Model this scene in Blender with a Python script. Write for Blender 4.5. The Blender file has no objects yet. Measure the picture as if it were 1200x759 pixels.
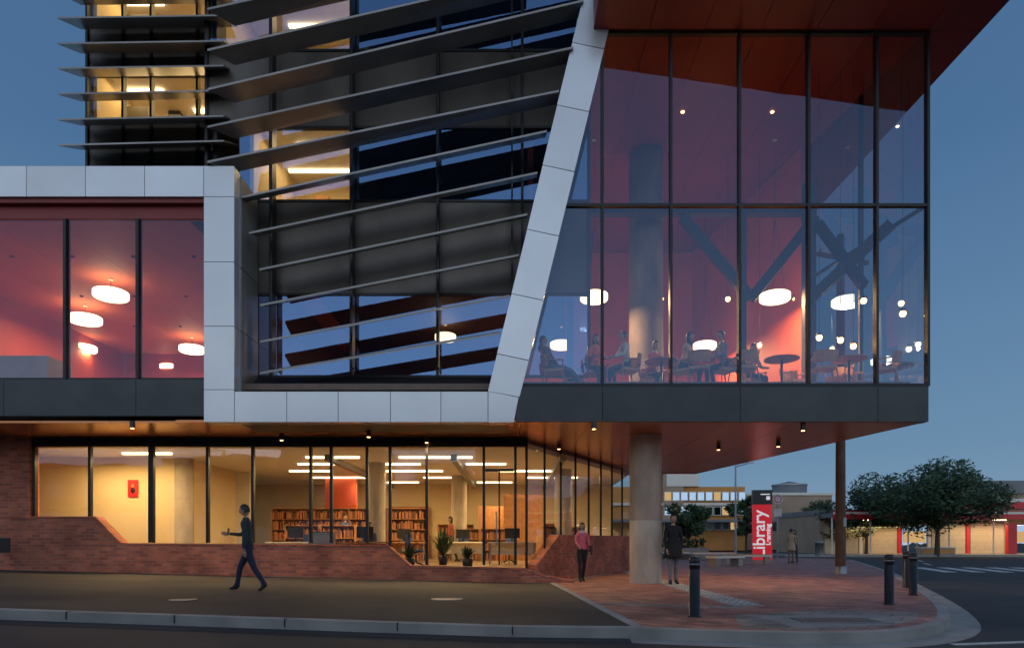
import bpy, bmesh, math, random
from mathutils import Vector, Matrix, noise
random.seed(7)
R=math.radians
CZ=1.1; F=800.0; HY=634.0
def X(px,s): return (px-600)/s
def Z(py,s): return CZ+(HY-py)/s
scene=bpy.context.scene
col=scene.collection

# ------------------------------------------------------------ materials
def newmat(name):
    m=bpy.data.materials.new(name); m.use_nodes=True
    nt=m.node_tree; nt.nodes.clear()
    out=nt.nodes.new('ShaderNodeOutputMaterial')
    return m,nt,out
def pbr(name,c,rough=.6,metal=0,var=.15,scale=3,spec=.5,island=0,bump=0,bscale=40,coords='Object',em=0,streak=0):
    m,nt,out=newmat(name)
    b=nt.nodes.new('ShaderNodeBsdfPrincipled'); nt.links.new(b.outputs[0],out.inputs[0])
    b.inputs['Roughness'].default_value=rough; b.inputs['Metallic'].default_value=metal
    b.inputs['Specular IOR Level'].default_value=spec
    tc=nt.nodes.new('ShaderNodeTexCoord')
    n=nt.nodes.new('ShaderNodeTexNoise'); n.inputs['Scale'].default_value=scale; n.inputs['Detail'].default_value=6
    nt.links.new(tc.outputs[coords],n.inputs['Vector'])
    if streak:
        mp=nt.nodes.new('ShaderNodeMapping'); mp.inputs['Scale'].default_value=(1,1,streak)
        nt.links.new(tc.outputs[coords],mp.inputs[0]); nt.links.new(mp.outputs[0],n.inputs['Vector'])
    mr=nt.nodes.new('ShaderNodeMapRange'); mr.inputs[1].default_value=.25; mr.inputs[2].default_value=.75
    mr.inputs[3].default_value=1-var; mr.inputs[4].default_value=1+var
    nt.links.new(n.outputs[0],mr.inputs[0])
    val=mr.outputs[0]
    if island:
        g=nt.nodes.new('ShaderNodeNewGeometry')
        m2=nt.nodes.new('ShaderNodeMapRange'); m2.inputs[3].default_value=1-island; m2.inputs[4].default_value=1+island
        nt.links.new(g.outputs['Random Per Island'],m2.inputs[0])
        mm=nt.nodes.new('ShaderNodeMath'); mm.operation='MULTIPLY'
        nt.links.new(val,mm.inputs[0]); nt.links.new(m2.outputs[0],mm.inputs[1]); val=mm.outputs[0]
    vm=nt.nodes.new('ShaderNodeVectorMath'); vm.operation='SCALE'
    vm.inputs[0].default_value=c[:3]; nt.links.new(val,vm.inputs['Scale'])
    nt.links.new(vm.outputs[0],b.inputs['Base Color'])
    if em:
        b.inputs['Emission Color'].default_value=(*c[:3],1); b.inputs['Emission Strength'].default_value=em
    if bump:
        n2=nt.nodes.new('ShaderNodeTexNoise'); n2.inputs['Scale'].default_value=bscale; n2.inputs['Detail'].default_value=4
        nt.links.new(tc.outputs[coords],n2.inputs['Vector'])
        bp=nt.nodes.new('ShaderNodeBump'); bp.inputs['Strength'].default_value=bump; bp.inputs['Distance'].default_value=.02
        nt.links.new(n2.outputs[0],bp.inputs['Height']); nt.links.new(bp.outputs[0],b.inputs['Normal'])
    return m
def emis(name,c,st):
    m,nt,out=newmat(name)
    e=nt.nodes.new('ShaderNodeEmission'); e.inputs[0].default_value=(*c,1); e.inputs[1].default_value=st
    nt.links.new(e.outputs[0],out.inputs[0]); return m
def glass(name,tint,refl,mx,rough=0.0,rc=(1,1,1)):
    m,nt,out=newmat(name)
    t=nt.nodes.new('ShaderNodeBsdfTransparent'); t.inputs[0].default_value=(*tint,1)
    g=nt.nodes.new('ShaderNodeBsdfGlossy'); g.inputs[0].default_value=(*rc,1); g.inputs['Roughness'].default_value=rough
    fr=nt.nodes.new('ShaderNodeFresnel'); fr.inputs[0].default_value=1.5
    mr=nt.nodes.new('ShaderNodeMapRange'); mr.inputs[1].default_value=0.04; mr.inputs[2].default_value=1
    mr.inputs[3].default_value=refl; mr.inputs[4].default_value=mx
    nt.links.new(fr.outputs[0],mr.inputs[0])
    tc=nt.nodes.new('ShaderNodeTexCoord'); n=nt.nodes.new('ShaderNodeTexNoise'); n.inputs['Scale'].default_value=.7
    nt.links.new(tc.outputs['Object'],n.inputs['Vector'])
    bp=nt.nodes.new('ShaderNodeBump'); bp.inputs['Strength'].default_value=.08; bp.inputs['Distance'].default_value=.05
    nt.links.new(n.outputs[0],bp.inputs['Height']); nt.links.new(bp.outputs[0],g.inputs['Normal'])
    mx_=nt.nodes.new('ShaderNodeMixShader'); nt.links.new(mr.outputs[0],mx_.inputs[0])
    nt.links.new(t.outputs[0],mx_.inputs[1]); nt.links.new(g.outputs[0],mx_.inputs[2])
    nt.links.new(mx_.outputs[0],out.inputs[0]); return m
def brick(name,c1,c2,mortar,w,h,ms,vertical=True,rot=0,rough=.85,offs=.5):
    m,nt,out=newmat(name)
    b=nt.nodes.new('ShaderNodeBsdfPrincipled'); nt.links.new(b.outputs[0],out.inputs[0])
    b.inputs['Roughness'].default_value=rough
    tc=nt.nodes.new('ShaderNodeTexCoord')
    br=nt.nodes.new('ShaderNodeTexBrick'); br.inputs['Scale'].default_value=1
    br.offset=offs
    br.inputs['Color1'].default_value=(*c1,1); br.inputs['Color2'].default_value=(*c2,1); br.inputs['Mortar'].default_value=(*mortar,1)
    br.inputs['Brick Width'].default_value=w; br.inputs['Row Height'].default_value=h; br.inputs['Mortar Size'].default_value=ms
    br.inputs['Bias'].default_value=0.0
    if vertical:
        sp=nt.nodes.new('ShaderNodeSeparateXYZ'); nt.links.new(tc.outputs['Object'],sp.inputs[0])
        ad=nt.nodes.new('ShaderNodeMath'); ad.operation='ADD'; nt.links.new(sp.outputs[0],ad.inputs[0]); nt.links.new(sp.outputs[1],ad.inputs[1])
        cb=nt.nodes.new('ShaderNodeCombineXYZ'); nt.links.new(ad.outputs[0],cb.inputs[0]); nt.links.new(sp.outputs[2],cb.inputs[1])
        nt.links.new(cb.outputs[0],br.inputs['Vector'])
    else:
        mp=nt.nodes.new('ShaderNodeMapping'); mp.inputs['Rotation'].default_value=(0,0,rot)
        nt.links.new(tc.outputs['Object'],mp.inputs[0]); nt.links.new(mp.outputs[0],br.inputs['Vector'])
    n=nt.nodes.new('ShaderNodeTexNoise'); n.inputs['Scale'].default_value=1.3; n.inputs['Detail'].default_value=7
    nt.links.new(tc.outputs['Object'],n.inputs['Vector'])
    mr=nt.nodes.new('ShaderNodeMapRange'); mr.inputs[1].default_value=.3; mr.inputs[2].default_value=.7; mr.inputs[3].default_value=.62; mr.inputs[4].default_value=1.3
    nt.links.new(n.outputs[0],mr.inputs[0])
    vm=nt.nodes.new('ShaderNodeVectorMath'); vm.operation='SCALE'
    nt.links.new(br.outputs[0],vm.inputs[0]); nt.links.new(mr.outputs[0],vm.inputs['Scale'])
    nt.links.new(vm.outputs[0],b.inputs['Base Color'])
    bp=nt.nodes.new('ShaderNodeBump'); bp.inputs['Strength'].default_value=.5; bp.inputs['Distance'].default_value=.01; bp.invert=True
    nt.links.new(br.outputs['Fac'],bp.inputs['Height']); nt.links.new(bp.outputs[0],b.inputs['Normal'])
    return m

M={}
M['panel']=pbr('aluminium_panel',(.62,.65,.68),.26,.4,.06,.8,island=.08)
M['dark']=pbr('dark_metal',(.045,.05,.055),.42,.3,.2,1.5,island=.15)
M['fin']=pbr('fin_metal',(.27,.26,.25),.36,.35,.2,1.2,island=.12)
M['spandrel']=pbr('spandrel_panel',(.085,.075,.065),.4,.3,.4,.9,island=.25,streak=.25)
M['mull']=pbr('mullion',(.022,.024,.027),.4,.5,.1)
M['soffit']=pbr('soffit_copper',(.60,.235,.095),.27,.5,.12,.6,island=.12)
M['redsoffit']=pbr('red_soffit',(.20,.014,.014),.45,0,.12,.8,island=.06)
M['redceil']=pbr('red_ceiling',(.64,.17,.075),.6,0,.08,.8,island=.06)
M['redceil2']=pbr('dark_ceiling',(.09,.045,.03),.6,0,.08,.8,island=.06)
M['redwall']=pbr('red_wall',(.46,.075,.03),.6,0,.15,.6)
M['cream']=pbr('cream_wall',(.74,.60,.36),.7,0,.06,.8)
M['white']=pbr('white_paint',(.75,.71,.62),.6,0,.05)
M['floor']=pbr('interior_floor',(.26,.19,.12),.3,0,.15,1)
M['carpet']=pbr('carpet',(.20,.14,.11),.9,0,.15,5)
M['brick']=brick('red_brick',(.58,.16,.08),(.34,.085,.05),(.28,.20,.16),.24,.086,.009)
M['pave']=brick('brick_paving',(.55,.22,.15),(.25,.09,.07),(.18,.13,.11),.30,.15,.01,False,R(38),rough=.6)
M['pave2']=brick('grey_paving',(.36,.29,.24),(.25,.21,.18),(.15,.13,.12),.40,.40,.012,False,R(38),rough=.75)
M['concrete']=pbr('concrete',(.32,.30,.27),.8,0,.2,2,bump=.2,bscale=30)
M['kerb']=pbr('kerb_concrete',(.34,.32,.29),.8,0,.3,1.5,bump=.2)
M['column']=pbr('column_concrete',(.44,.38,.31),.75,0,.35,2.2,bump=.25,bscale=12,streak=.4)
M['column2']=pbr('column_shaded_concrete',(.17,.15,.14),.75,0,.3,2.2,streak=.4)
M['asphalt']=pbr('asphalt',(.042,.040,.040),.75,0,.45,.6,bump=.5,bscale=90)
M['asphalt2']=pbr('asphalt_path',(.052,.046,.041),.75,0,.5,.5,bump=.5,bscale=70)
M['paint']=pbr('road_paint',(.6,.6,.57),.7,0,.25,8)
M['lit_text']=pbr('sign_lettering',(.8,.8,.8),.5,0,.02,em=.5)
M['black']=pbr('black_paint',(.015,.015,.017),.35,0,.2)
M['steel']=pbr('galvanised',(.3,.31,.32),.45,.7,.1)
M['brace']=pbr('painted_steel_brace',(.02,.018,.02),.6,.1,.1)
M['wood']=pbr('timber',(.42,.20,.08),.55,0,.25,6)
M['pole']=pbr('weathered_timber_pole',(.13,.075,.05),.8,0,.3,4)
M['leaf']=pbr('foliage',(.04,.075,.025),.6,0,.4,.8,island=.5)
M['leaf2']=pbr('foliage_distant',(.03,.05,.025),.7,0,.4,.3,island=.4)
M['bark']=pbr('bark',(.08,.06,.045),.9,0,.3,6)
M['redsign']=pbr('sign_red',(.62,.02,.03),.4,0,.05)
M['litred']=pbr('illuminated_sign_red',(.65,.015,.03),.4,0,.05,em=.45)
M['orange']=pbr('orange_render',(.60,.27,.07),.7,0,.15,.4)
M['shutter']=pbr('roller_shutter',(.6,.50,.34),.5,.1,.08,island=.04)
M['roofgrey']=pbr('roof_grey',(.20,.21,.22),.6,.2,.2,.5)
M['brickfar']=pbr('painted_masonry',(.38,.28,.20),.8,0,.15,.6)
M['books']=pbr('books',(.32,.13,.06),.7,0,.2,3,island=.85)
M['blue']=pbr('blue_fabric',(.03,.07,.22),.8,0,.1)
M['bluewin']=glass('window_blue',(.35,.45,.5),.45,.9,rc=(.7,.85,1))
M['ring']=emis('lamp_ring',(1,.74,.42),5.0)
M['strip']=emis('strip_light',(1,.76,.42),6)
M['warm']=emis('warm_bulb',(1,.52,.16),14)
M['winlit']=emis('lit_window',(1,.62,.25),.6)
M['glassR']=glass('glass_box',(.88,.87,.87),.115,.9,rc=(.32,.52,.85))
M['glassS']=glass('glass_box_side',(.80,.88,.95),.05,.6,rc=(.5,.7,1))
M['glassL']=glass('glass_first_floor',(.93,.90,.87),.07,.9,rc=(.45,.6,.95))
M['glassC']=glass('glass_tower',(.62,.64,.66),.36,.95,rc=(.22,.42,.78))
M['glassG']=glass('glass_ground',(.95,.93,.88),.06,.9,rc=(.7,.8,1))

# ------------------------------------------------------------ mesh builder
class MB:
    def __init__(s): s.v=[]; s.f=[]; s.m=[]; s.mats=[]; s.sm=[]
    def mi(s,m):
        if m not in s.mats: s.mats.append(m)
        return s.mats.index(m)
    def poly(s,pts,m,smooth=False):
        b=len(s.v); s.v+= [tuple(p) for p in pts]; s.f.append(tuple(range(b,b+len(pts)))); s.m.append(s.mi(m)); s.sm.append(smooth)
    def faces(s,pts,fs,m,smooth=False):
        b=len(s.v); s.v+=[tuple(p) for p in pts]; k=s.mi(m)
        for f in fs: s.f.append(tuple(b+i for i in f)); s.m.append(k); s.sm.append(smooth)
    def hexa(s,p,m):
        s.faces(p,[(3,2,1,0),(4,5,6,7),(0,1,5,4),(1,2,6,5),(2,3,7,6),(3,0,4,7)],m)
    def box(s,x0,x1,y0,y1,z0,z1,m):
        s.hexa([(x0,y0,z0),(x1,y0,z0),(x1,y1,z0),(x0,y1,z0),(x0,y0,z1),(x1,y0,z1),(x1,y1,z1),(x0,y1,z1)],m)
    def prism(s,pts,y0,y1,m):
        n=len(pts); P=[(x,y0,z) for x,z in pts]+[(x,y1,z) for x,z in pts]
        s.faces(P,[tuple(range(n)),tuple(range(2*n-1,n-1,-1))]+[(i,n+i,n+(i+1)%n,(i+1)%n) for i in range(n)],m)
    def slab(s,pts,z0,z1,m):
        n=len(pts); P=[(x,y,z0) for x,y in pts]+[(x,y,z1) for x,y in pts]
        s.faces(P,[tuple(range(n-1,-1,-1)),tuple(range(n,2*n))]+[(i,(i+1)%n,n+(i+1)%n,n+i) for i in range(n)],m)
    def tube(s,p0,p1,r0,r1,m,n=10,cap=True):
        p0=Vector(p0);p1=Vector(p1);d=(p1-p0)
        if d.length<1e-6:return
        d.normalize(); a=d.orthogonal().normalized(); b=d.cross(a)
        P=[p0+(a*math.cos(t)+b*math.sin(t))*r0 for t in [2*math.pi*i/n for i in range(n)]]
        P+=[p1+(a*math.cos(t)+b*math.sin(t))*r1 for t in [2*math.pi*i/n for i in range(n)]]
        s.faces(P,[(i,(i+1)%n,n+(i+1)%n,n+i) for i in range(n)],m,n>5)
        if cap:
            s.poly(P[:n][::-1],m); s.poly(P[n:],m)
    def lathe(s,c,prof,m,n=20,smooth=True):
        P=[];
        for r,z in prof:
            for i in range(n):
                t=2*math.pi*i/n; P.append((c[0]+r*math.cos(t),c[1]+r*math.sin(t),c[2]+z))
        fs=[]
        for k in range(len(prof)-1):
            for i in range(n):
                fs.append((k*n+i,k*n+(i+1)%n,(k+1)*n+(i+1)%n,(k+1)*n+i))
        s.faces(P,fs,m,smooth)
    def ell(s,c,r,m,n=14,k=9,fn=None):
        P=[];
        for j in range(k+1):
            ph=math.pi*j/k
            for i in range(n):
                t=2*math.pi*i/n
                v=Vector((math.sin(ph)*math.cos(t)*r[0],math.sin(ph)*math.sin(t)*r[1],math.cos(ph)*r[2]))
                if fn: v=fn(v)
                P.append(Vector(c)+v)
        fs=[(j*n+i,(j+1)*n+i,(j+1)*n+(i+1)%n,j*n+(i+1)%n) for j in range(k) for i in range(n)]
        s.faces(P,fs,m,True)
    def build(s,name,parent=None,loc=None,rot=0,xf=None):
        me=bpy.data.meshes.new(name); me.from_pydata(s.v,[],s.f)
        for m in s.mats: me.materials.append(M[m] if isinstance(m,str) else m)
        me.polygons.foreach_set('material_index',s.m); me.polygons.foreach_set('use_smooth',s.sm)
        me.update()
        o=bpy.data.objects.new(name,me); col.objects.link(o)
        if parent: o.parent=parent
        if loc: o.location=loc
        o.rotation_euler[2]=rot
        return o
def empty(name,loc=(0,0,0),rot=0):
    e=bpy.data.objects.new(name,None); col.objects.link(e); e.location=loc; e.rotation_euler[2]=rot; return e
def light(name,kind,loc,en,c,parent=None,**k):
    l=bpy.data.lights.new(name,kind); l.energy=en; l.color=c
    rot=k.pop('rot',None)
    for a,b in k.items(): setattr(l,a,b)
    o=bpy.data.objects.new(name,l); col.objects.link(o); o.location=loc
    if rot: o.rotation_euler=rot
    if parent: o.parent=parent
    return o

# ------------------------------------------------------------ ground
def G(x): return 0.0255*min(40,max(0,-x))
g=MB()
xs=[-600,-40,0,600]; ys=[-300,0,60,900]
for i in range(3):
    for j in range(3):
        a,b=xs[i],xs[i+1]; c,d=ys[j],ys[j+1]
        g.poly([(a,c,G(a)-.14),(b,c,G(b)-.14),(b,d,G(b)-.14),(a,d,G(a)-.14)],'asphalt')
g.build('road')

def catmull(P,n=8):
    out=[]
    for i in range(len(P)-1):
        p0=Vector(P[max(0,i-1)]);p1=Vector(P[i]);p2=Vector(P[i+1]);p3=Vector(P[min(len(P)-1,i+2)])
        for k in range(n):
            t=k/n
            out.append(.5*((2*p1)+(p2-p0)*t+(2*p0-5*p1+4*p2-p3)*t*t+(3*p1-p0-3*p2+p3)*t**3))
    out.append(Vector(P[-1])); return out
K=[Vector((-40,11.3)),Vector((-20,10.06)),Vector((-6.93,9.24)),Vector((0,8.81))]+catmull([(1.5,8.70),(2.75,8.35),(3.8,8.2),(4.9,8.5),(6.0,9.45),(7.2,11.3),(8.9,14.6),(11.6,20.3),(14.2,25.9),(19.2,38),(20.5,42),(19.5,45.5),(15,47)],6)+[Vector((-60,47))]
def offset(P,d):
    out=[]
    for i,p in enumerate(P):
        a=P[max(0,i-1)]; b=P[min(len(P)-1,i+1)]; t=(b-a).normalized(); nrm=Vector((-t.y,t.x)); out.append(p+nrm*d)
    return out
Ki=offset(K,.16); Kg=offset(K,-.38)
k=MB()
for i in range(len(K)-1):
    a,b,c,d=K[i],K[i+1],Ki[i+1],Ki[i]
    k.poly([(a.x,a.y,G(a.x)+.0),(b.x,b.y,G(b.x)+.0),(c.x,c.y,G(c.x)+.004),(d.x,d.y,G(d.x)+.004)],'kerb')
    k.poly([(a.x,a.y-.0,G(a.x)-.14),(b.x,b.y,G(b.x)-.14),(b.x,b.y,G(b.x)),(a.x,a.y,G(a.x))],'kerb')
k.build('kerb')
k=MB()
for i in range(len(K)-1):
    a,b,c,d=Kg[i],Kg[i+1],K[i+1],K[i]
    k.poly([(a.x,a.y,G(a.x)-.136),(b.x,b.y,G(b.x)-.136),(c.x,c.y,G(c.x)-.134),(d.x,d.y,G(d.x)-.134)],'kerb' if K[i].x>1.4 else 'asphalt')
k.build('gutter')
def kiY(x):
    for i in range(len(Ki)-1):
        if Ki[i].x<=x<=Ki[i+1].x:
            t=(x-Ki[i].x)/(Ki[i+1].x-Ki[i].x); return Ki[i].y*(1-t)+Ki[i+1].y*t
    return 9
fp=MB(); xs=[-39.5,-20,-6.93,-.01]
for a,b in zip(xs[:-1],xs[1:]):
    fp.poly([(a,kiY(a),G(a)),(b,kiY(b),G(b)),(b,22,G(b)),(a,22,G(a))],'asphalt2')
fp.poly([(-.01,kiY(-.01),0),(1.55,kiY(1.55),0),(1.0,18.0,0),(1.0,22,0),(-.01,22,0)],'asphalt2')
fp.build('asphalt_footpath')
# joints of kerb stones and service covers
b=MB()
x=-18.
while x<1.3:
    y=kiY(x)-.16; b.box(x,x+.012,y-.012,y+.15,G(x)-.1,G(x)+.006,'black'); x+=1.5
b.build('kerb_joints')
for cx,cy,r_ in ((-1.2,12.6,.3),(-5.4,11.2,.22)):
    b=MB(); b.lathe((0,0,0),[(r_,0),(r_,.006),(r_-.03,.008),(r_-.035,.004),(0,.004)],'steel',28)
    b.build('manhole_cover',None,(cx,cy,G(cx)+.006))
def tri_obj(name,pts,z,mat):
    bm=bmesh.new(); vs=[bm.verts.new((p[0],p[1],z)) for p in pts]; f=bm.faces.new(vs)
    bmesh.ops.recalc_face_normals(bm,faces=[f]); bmesh.ops.triangulate(bm,faces=bm.faces[:])
    for f in bm.faces:
        if f.normal.z<0: f.normal_flip()
    me=bpy.data.meshes.new(name); bm.to_mesh(me); me.materials.append(M[mat]); o=bpy.data.objects.new(name,me); col.objects.link(o); return o
pp=[p for p in Ki if p.x>1.7 or p.y>40]; 
pp=[Vector((1.7,kiY(1.7)))]+[p for p in pp if p.x>-50]
pts=[(p.x,p.y) for p in pp]+[(-20,46.8),(-20,31),(1.0,31),(1.12,18.0)]
tri_obj('brick_plaza',pts,0.0,'pave')
s_=MB()
s_.slab([(1.55,kiY(1.55)+.02),(1.7,kiY(1.7)+.02),(1.14,18.0),(1.0,18.0)],-.05,.006,'kerb')
s_.slab([(1.0,18.0),(1.14,18.0),(3.6,24.0),(3.45,24.1)],-.05,.006,'kerb')
s_.build('concrete_edging')
s_=MB()
s_.slab([(3.75,11.5),(4.35,11.7),(4.6,34),(4.1,34)],-.05,.005,'kerb')
s_.slab([(3.75,11.5),(1.62,12.3),(1.60,11.9),(3.9,11.1)],-.05,.0055,'pave2')
for i in range(70):
    for j in range(3):
        y=11.9+i*.3; x=3.92+j*.14+ (y-11.9)*.012
        s_.lathe((x,y,.005),[(.03,0),(.025,.008),(0,.008)],'paint',6)
s_.build('tactile_paving')
s_=MB()
s_.slab([(2.9,8.62),(3.8,8.45),(4.75,8.75),(5.7,9.6),(6.3,10.6),(5.0,10.9),(3.3,10.2)],-.05,.004,'pave2')
s_.slab([(3.6,8.62),(5.0,9.0),(5.6,9.9),(5.3,10.2),(3.6,10.1)],-.05,.006,'concrete')
s_.build('concrete_apron')
s_=MB()
s_.box(3.95,5.05,9.2,9.75,-.02,.010,'black')
for i in range(16): s_.box(3.98+i*.066,4.0+i*.066,9.22,9.73,.010,.018,'steel')
s_.box(3.9,5.1,9.14,9.2,-.02,.014,'steel'); s_.box(3.9,5.1,9.75,9.81,-.02,.014,'steel')
s_.build('drain_grate')
s_=MB()
for i in range(8):
    x0=17.4+i*1.15
    s_.slab([(x0,27.5),(x0+.55,27.5),(x0+2.2,32.5),(x0+1.65,32.5)],-.14,-.134,'paint')
s_.build('zebra_crossing')
s_=MB(); s_.slab([(5.3,8.15),(14,9.9),(14,10.02),(5.3,8.27)],-.14,-.134,'paint')
for i in range(6): s_.slab([(22+i*3.2,36+i*6),(22.15+i*3.2,36+i*6),(23.6+i*3.2,39+i*6),(23.45+i*3.2,39+i*6)],-.14,-.134,'paint')
s_.build('road_marking')
s_=MB(); s_.slab([(22,55),(90,55),(90,62),(22,62)],-.14,0,'concrete'); s_.slab([(-40,60),(21,60),(21,84),(-40,84)],-.14,0,'concrete')
s_.build('far_footpath')

# ------------------------------------------------------------ building
LB=empty('library_building')
SF=50.; YF=16.
SG=43.6; YG=F/SG
ZS=CZ+2.8
fr=MB(); gap=.014
def pan(px0,px1,py0,py1,dep=.3):
    fr.box(X(px0,SF)+gap/2,X(px1,SF)-gap/2,YF-.06,YF+dep,Z(py1,SF)+gap/2,Z(py0,SF)-gap/2,'panel')
tx=[-240,-172,-104,-35,33,102,171,240]
for a,b in zip(tx[:-1],tx[1:]): pan(a,b,196,232)
pan(240,276,196,232)
for a,b in zip([232,308,383],[308,383,457]): pan(240,276,a,b)
bx=[240,276,337,397,458,517,572]
for a,b in zip(bx[:-1],bx[1:]): pan(a,b,459 if a>=276 else 457,495)
def dl(y): return 572+(459-y)/459*111
def dr(y): return 602+(495-y)/495*120
def P(px,py): return (X(px,SF),Z(py,SF))
fr.prism([P(572.4,495),P(602,495),P(dr(472),466) ,P(572.4,459)],YF-.06,YF+.3,'panel')
js=[459,415,345,270,195,125,52,-20,-95]
for i,(a,b) in enumerate(zip(js[:-1],js[1:])):
    ra=dr(a+8 if i else 467); 
    A=P(dl(a),a-.4); B=P(ra,(a+8 if i else 466)-.6); C=P(dr(b+8),b+8.4); D=P(dl(b),b+.4)
    fr.prism([A,B,C,D],YF-.06,YF+.3,'panel')
fr.build('white_frame_panels',LB)
bk=MB()
bk.box(X(-240,SF),X(275,SF),YF+.02,YF+.28,Z(231,SF),Z(197,SF),'dark')
bk.box(X(241,SF),X(275,SF),YF+.02,YF+.28,Z(494,SF),Z(231,SF)-.002,'dark')
bk.box(X(275,SF)+.002,X(573,SF),YF+.02,YF+.28,Z(494,SF),Z(460,SF),'dark')
bk.prism([P(574,494),P(600,494),P(dr(-90)-2,-92),P(dl(-90)+2,-92)],YF+.02,YF+.28,'dark')
YC=17.4; SC=F/YC
xl=X(276,SF)
bk.box(xl-.25,xl-.004,YF+.301,YC+.1,Z(495,SF)+.1,Z(198,SF),'dark')
for a,b in zip([200,308,383],[308,383,459]):
    bk.box(xl-.003,xl+.02,YF+.301,YC-.04,Z(b,SF)+.01,Z(a,SF)-.01,'fin')
bk.hexa([(xl+.03,YF+.3,Z(495,SF)),(X(590,SF),YF+.3,Z(495,SF)),(X(600,SF),YC,Z(495,SF)),(xl+.03,YC,Z(495,SF)),
         (xl+.03,YF+.3,Z(459,SF)),(X(575,SF),YF+.3,Z(459,SF)),(X(600,SF),YC,Z(441,SC)),(xl+.03,YC,Z(441,SC))],'dark')
def diagpt(y,Y,off=0): return (X(dl(y),SF)+off,Y,Z(y,SF))
bk.hexa([diagpt(459,YF+.301,.1),diagpt(459,YF+.301,.2),diagpt(459,YC+.1,.2),diagpt(459,YC+.1,.1),
         diagpt(-90,YF+.301,.1),diagpt(-90,YF+.301,.2),diagpt(-90,YC+.1,.2),diagpt(-90,YC+.1,.1)],'dark')
bk.build('frame_backing',LB)
lf=MB()
YL=YF+.22
for a,b in [(-240,-85),(-85,0),(0,156),(156,239.5)]:
    lf.box(X(a,SF)+.006,X(b,SF)-.006,YF+.12,YF+.4,Z(486,SF),Z(443,SF),'dark')
lf.box(X(-240,SF),X(239,SF),YF+.02,YL-.04,Z(232,SF)-.10,Z(232,SF)-.004,'redsoffit')
lf.box(X(-240,SF),X(239,SF),YL-.03,YL+.1,Z(252,SF),Z(232,SF)-.102,'redsoffit')
lf.build('left_bay_band',LB)
mu=MB()
for px in [-186,-100,-15,70,156]:
    mu.box(X(px,SF)-.035,X(px,SF)+.035,YL-.06,YL+.12,Z(443,SF)+.002,Z(252,SF)-.002,'mull')
mu.box(X(-240,SF),X(239,SF),YL-.02,YL+.08,Z(443,SF)+.001,Z(440,SF),'mull')
rowsC=[(441,345,'g'),(345,236,'s'),(236,150,'g'),(150,60,'s'),(60,-60,'g'),(-60,-110,'s')]
colsC=[243,318,412,513,612,690]
for px in colsC: 
    mu.box(X(px,SC)-.035,X(px,SC)+.035,YC-.08,YC+.12,Z(441,SC) if px>276 else Z(232,SF),Z(-110,SC),'mull')
gl=MB(); sp=MB()
for y0,y1,t in rowsC:
    for a,b in zip(colsC[:-1],colsC[1:]):
        a_=279 if (a<276 and y0>200) else a
        x0,x1=X(a_,SC)+.036,X(b,SC)-.036; z0,z1=Z(y0,SC),Z(y1,SC)
        if t=='g': gl.poly([(x0,YC,z0),(x1,YC,z0),(x1,YC,z1),(x0,YC,z1)],'glassC')
        else: sp.box(x0,x1,YC-.01,YC+.15,z0+.02,z1-.02,'spandrel')
    mu.box(X(280,SC),X(690,SC),YC-.04,YC+.08,Z(y0,SC)-.03,Z(y0,SC)+.03,'mull')
RB=[625,706,786.5,867,948,1028,1088]
def dxr(z):
    py=HY-(z-CZ)*SF; return X(dr(py),SF)
for px in RB[1:]:
    x=X(px,SF); zt=Z(37,SF)
    mu.box(x-.03,x+.03,YF-.02,YF+.14,Z(452,SF),zt,'mull')
zc=Z(240,SF)
mu.box(dxr(zc)-.02,X(1088,SF),YF-.01,YF+.1,zc-.035,zc+.035,'mull')
mu.box(dxr(Z(452,SF))-.05,X(1088,SF),YF-.01,YF+.1,Z(452,SF)-.03,Z(449,SF),'mull')
mu.box(X(dr(38),SF),X(1088,SF),YF-.01,YF+.1,Z(40,SF),Z(36,SF),'mull')
mu.build('mullions',LB)
zb,zt=Z(452,SF),Z(38,SF)
gr=MB()
xr=X(1087,SF)
gr.poly([(dxr(zb)-.05,YF+.05,zb),(xr,YF+.05,zb),(xr,YF+.05,zt),(dxr(zt)-.05,YF+.05,zt)],'glassR')
def side(Y): return X(1087,SF)-.17*(Y-YF)
YS1=20.6; YE=28.2
gr.poly([(side(YF+.1),YF+.1,zb),(side(YS1),YS1,zb),(side(YS1),YS1,zt),(side(YF+.1),YF+.1,zt)],'glassS')
gr.build('box_glazing',LB)
gl.poly([(X(-240,SF),YL,Z(443,SF)),(X(239,SF),YL,Z(443,SF)),(X(239,SF),YL,Z(252,SF)),(X(-240,SF),YL,Z(252,SF))],'glassL')
gl.build('tower_glazing',LB); sp.build('spandrel_panels',LB)
rb=MB()
for a,b in [(604,706),(706,867),(867,1028),(1028,1087.5)]:
    rb.box(X(a,SF)+.006,X(b,SF)-.006,YF-.03,YF+.25,ZS,Z(453.5,SF),'dark')
rb.hexa([(side(YF+.26)-.2,YF+.26,ZS),(side(YF+.26),YF+.26,ZS),(side(YE),YE,ZS),(side(YE)-.2,YE,ZS),
         (side(YF+.26)-.2,YF+.26,zb),(side(YF+.26),YF+.26,zb),(side(YE),YE,zb),(side(YE)-.2,YE,zb)],'dark')
for Y in (18.3,YS1):
    x=side(Y); rb.box(x-.05,x+.04,Y-.05,Y+.05,zb+.002,zt,'mull')
a=side(YF+.15);b=side(YS1)
rb.hexa([(a-.04,YF+.15,zc-.035),(a+.04,YF+.15,zc-.035),(b+.04,YS1-.06,zc-.035),(b-.04,YS1-.06,zc-.035),(a-.04,YF+.15,zc+.035),(a+.04,YF+.15,zc+.035),(b+.04,YS1-.06,zc+.035),(b-.04,YS1-.06,zc+.035)],'mull')
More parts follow.
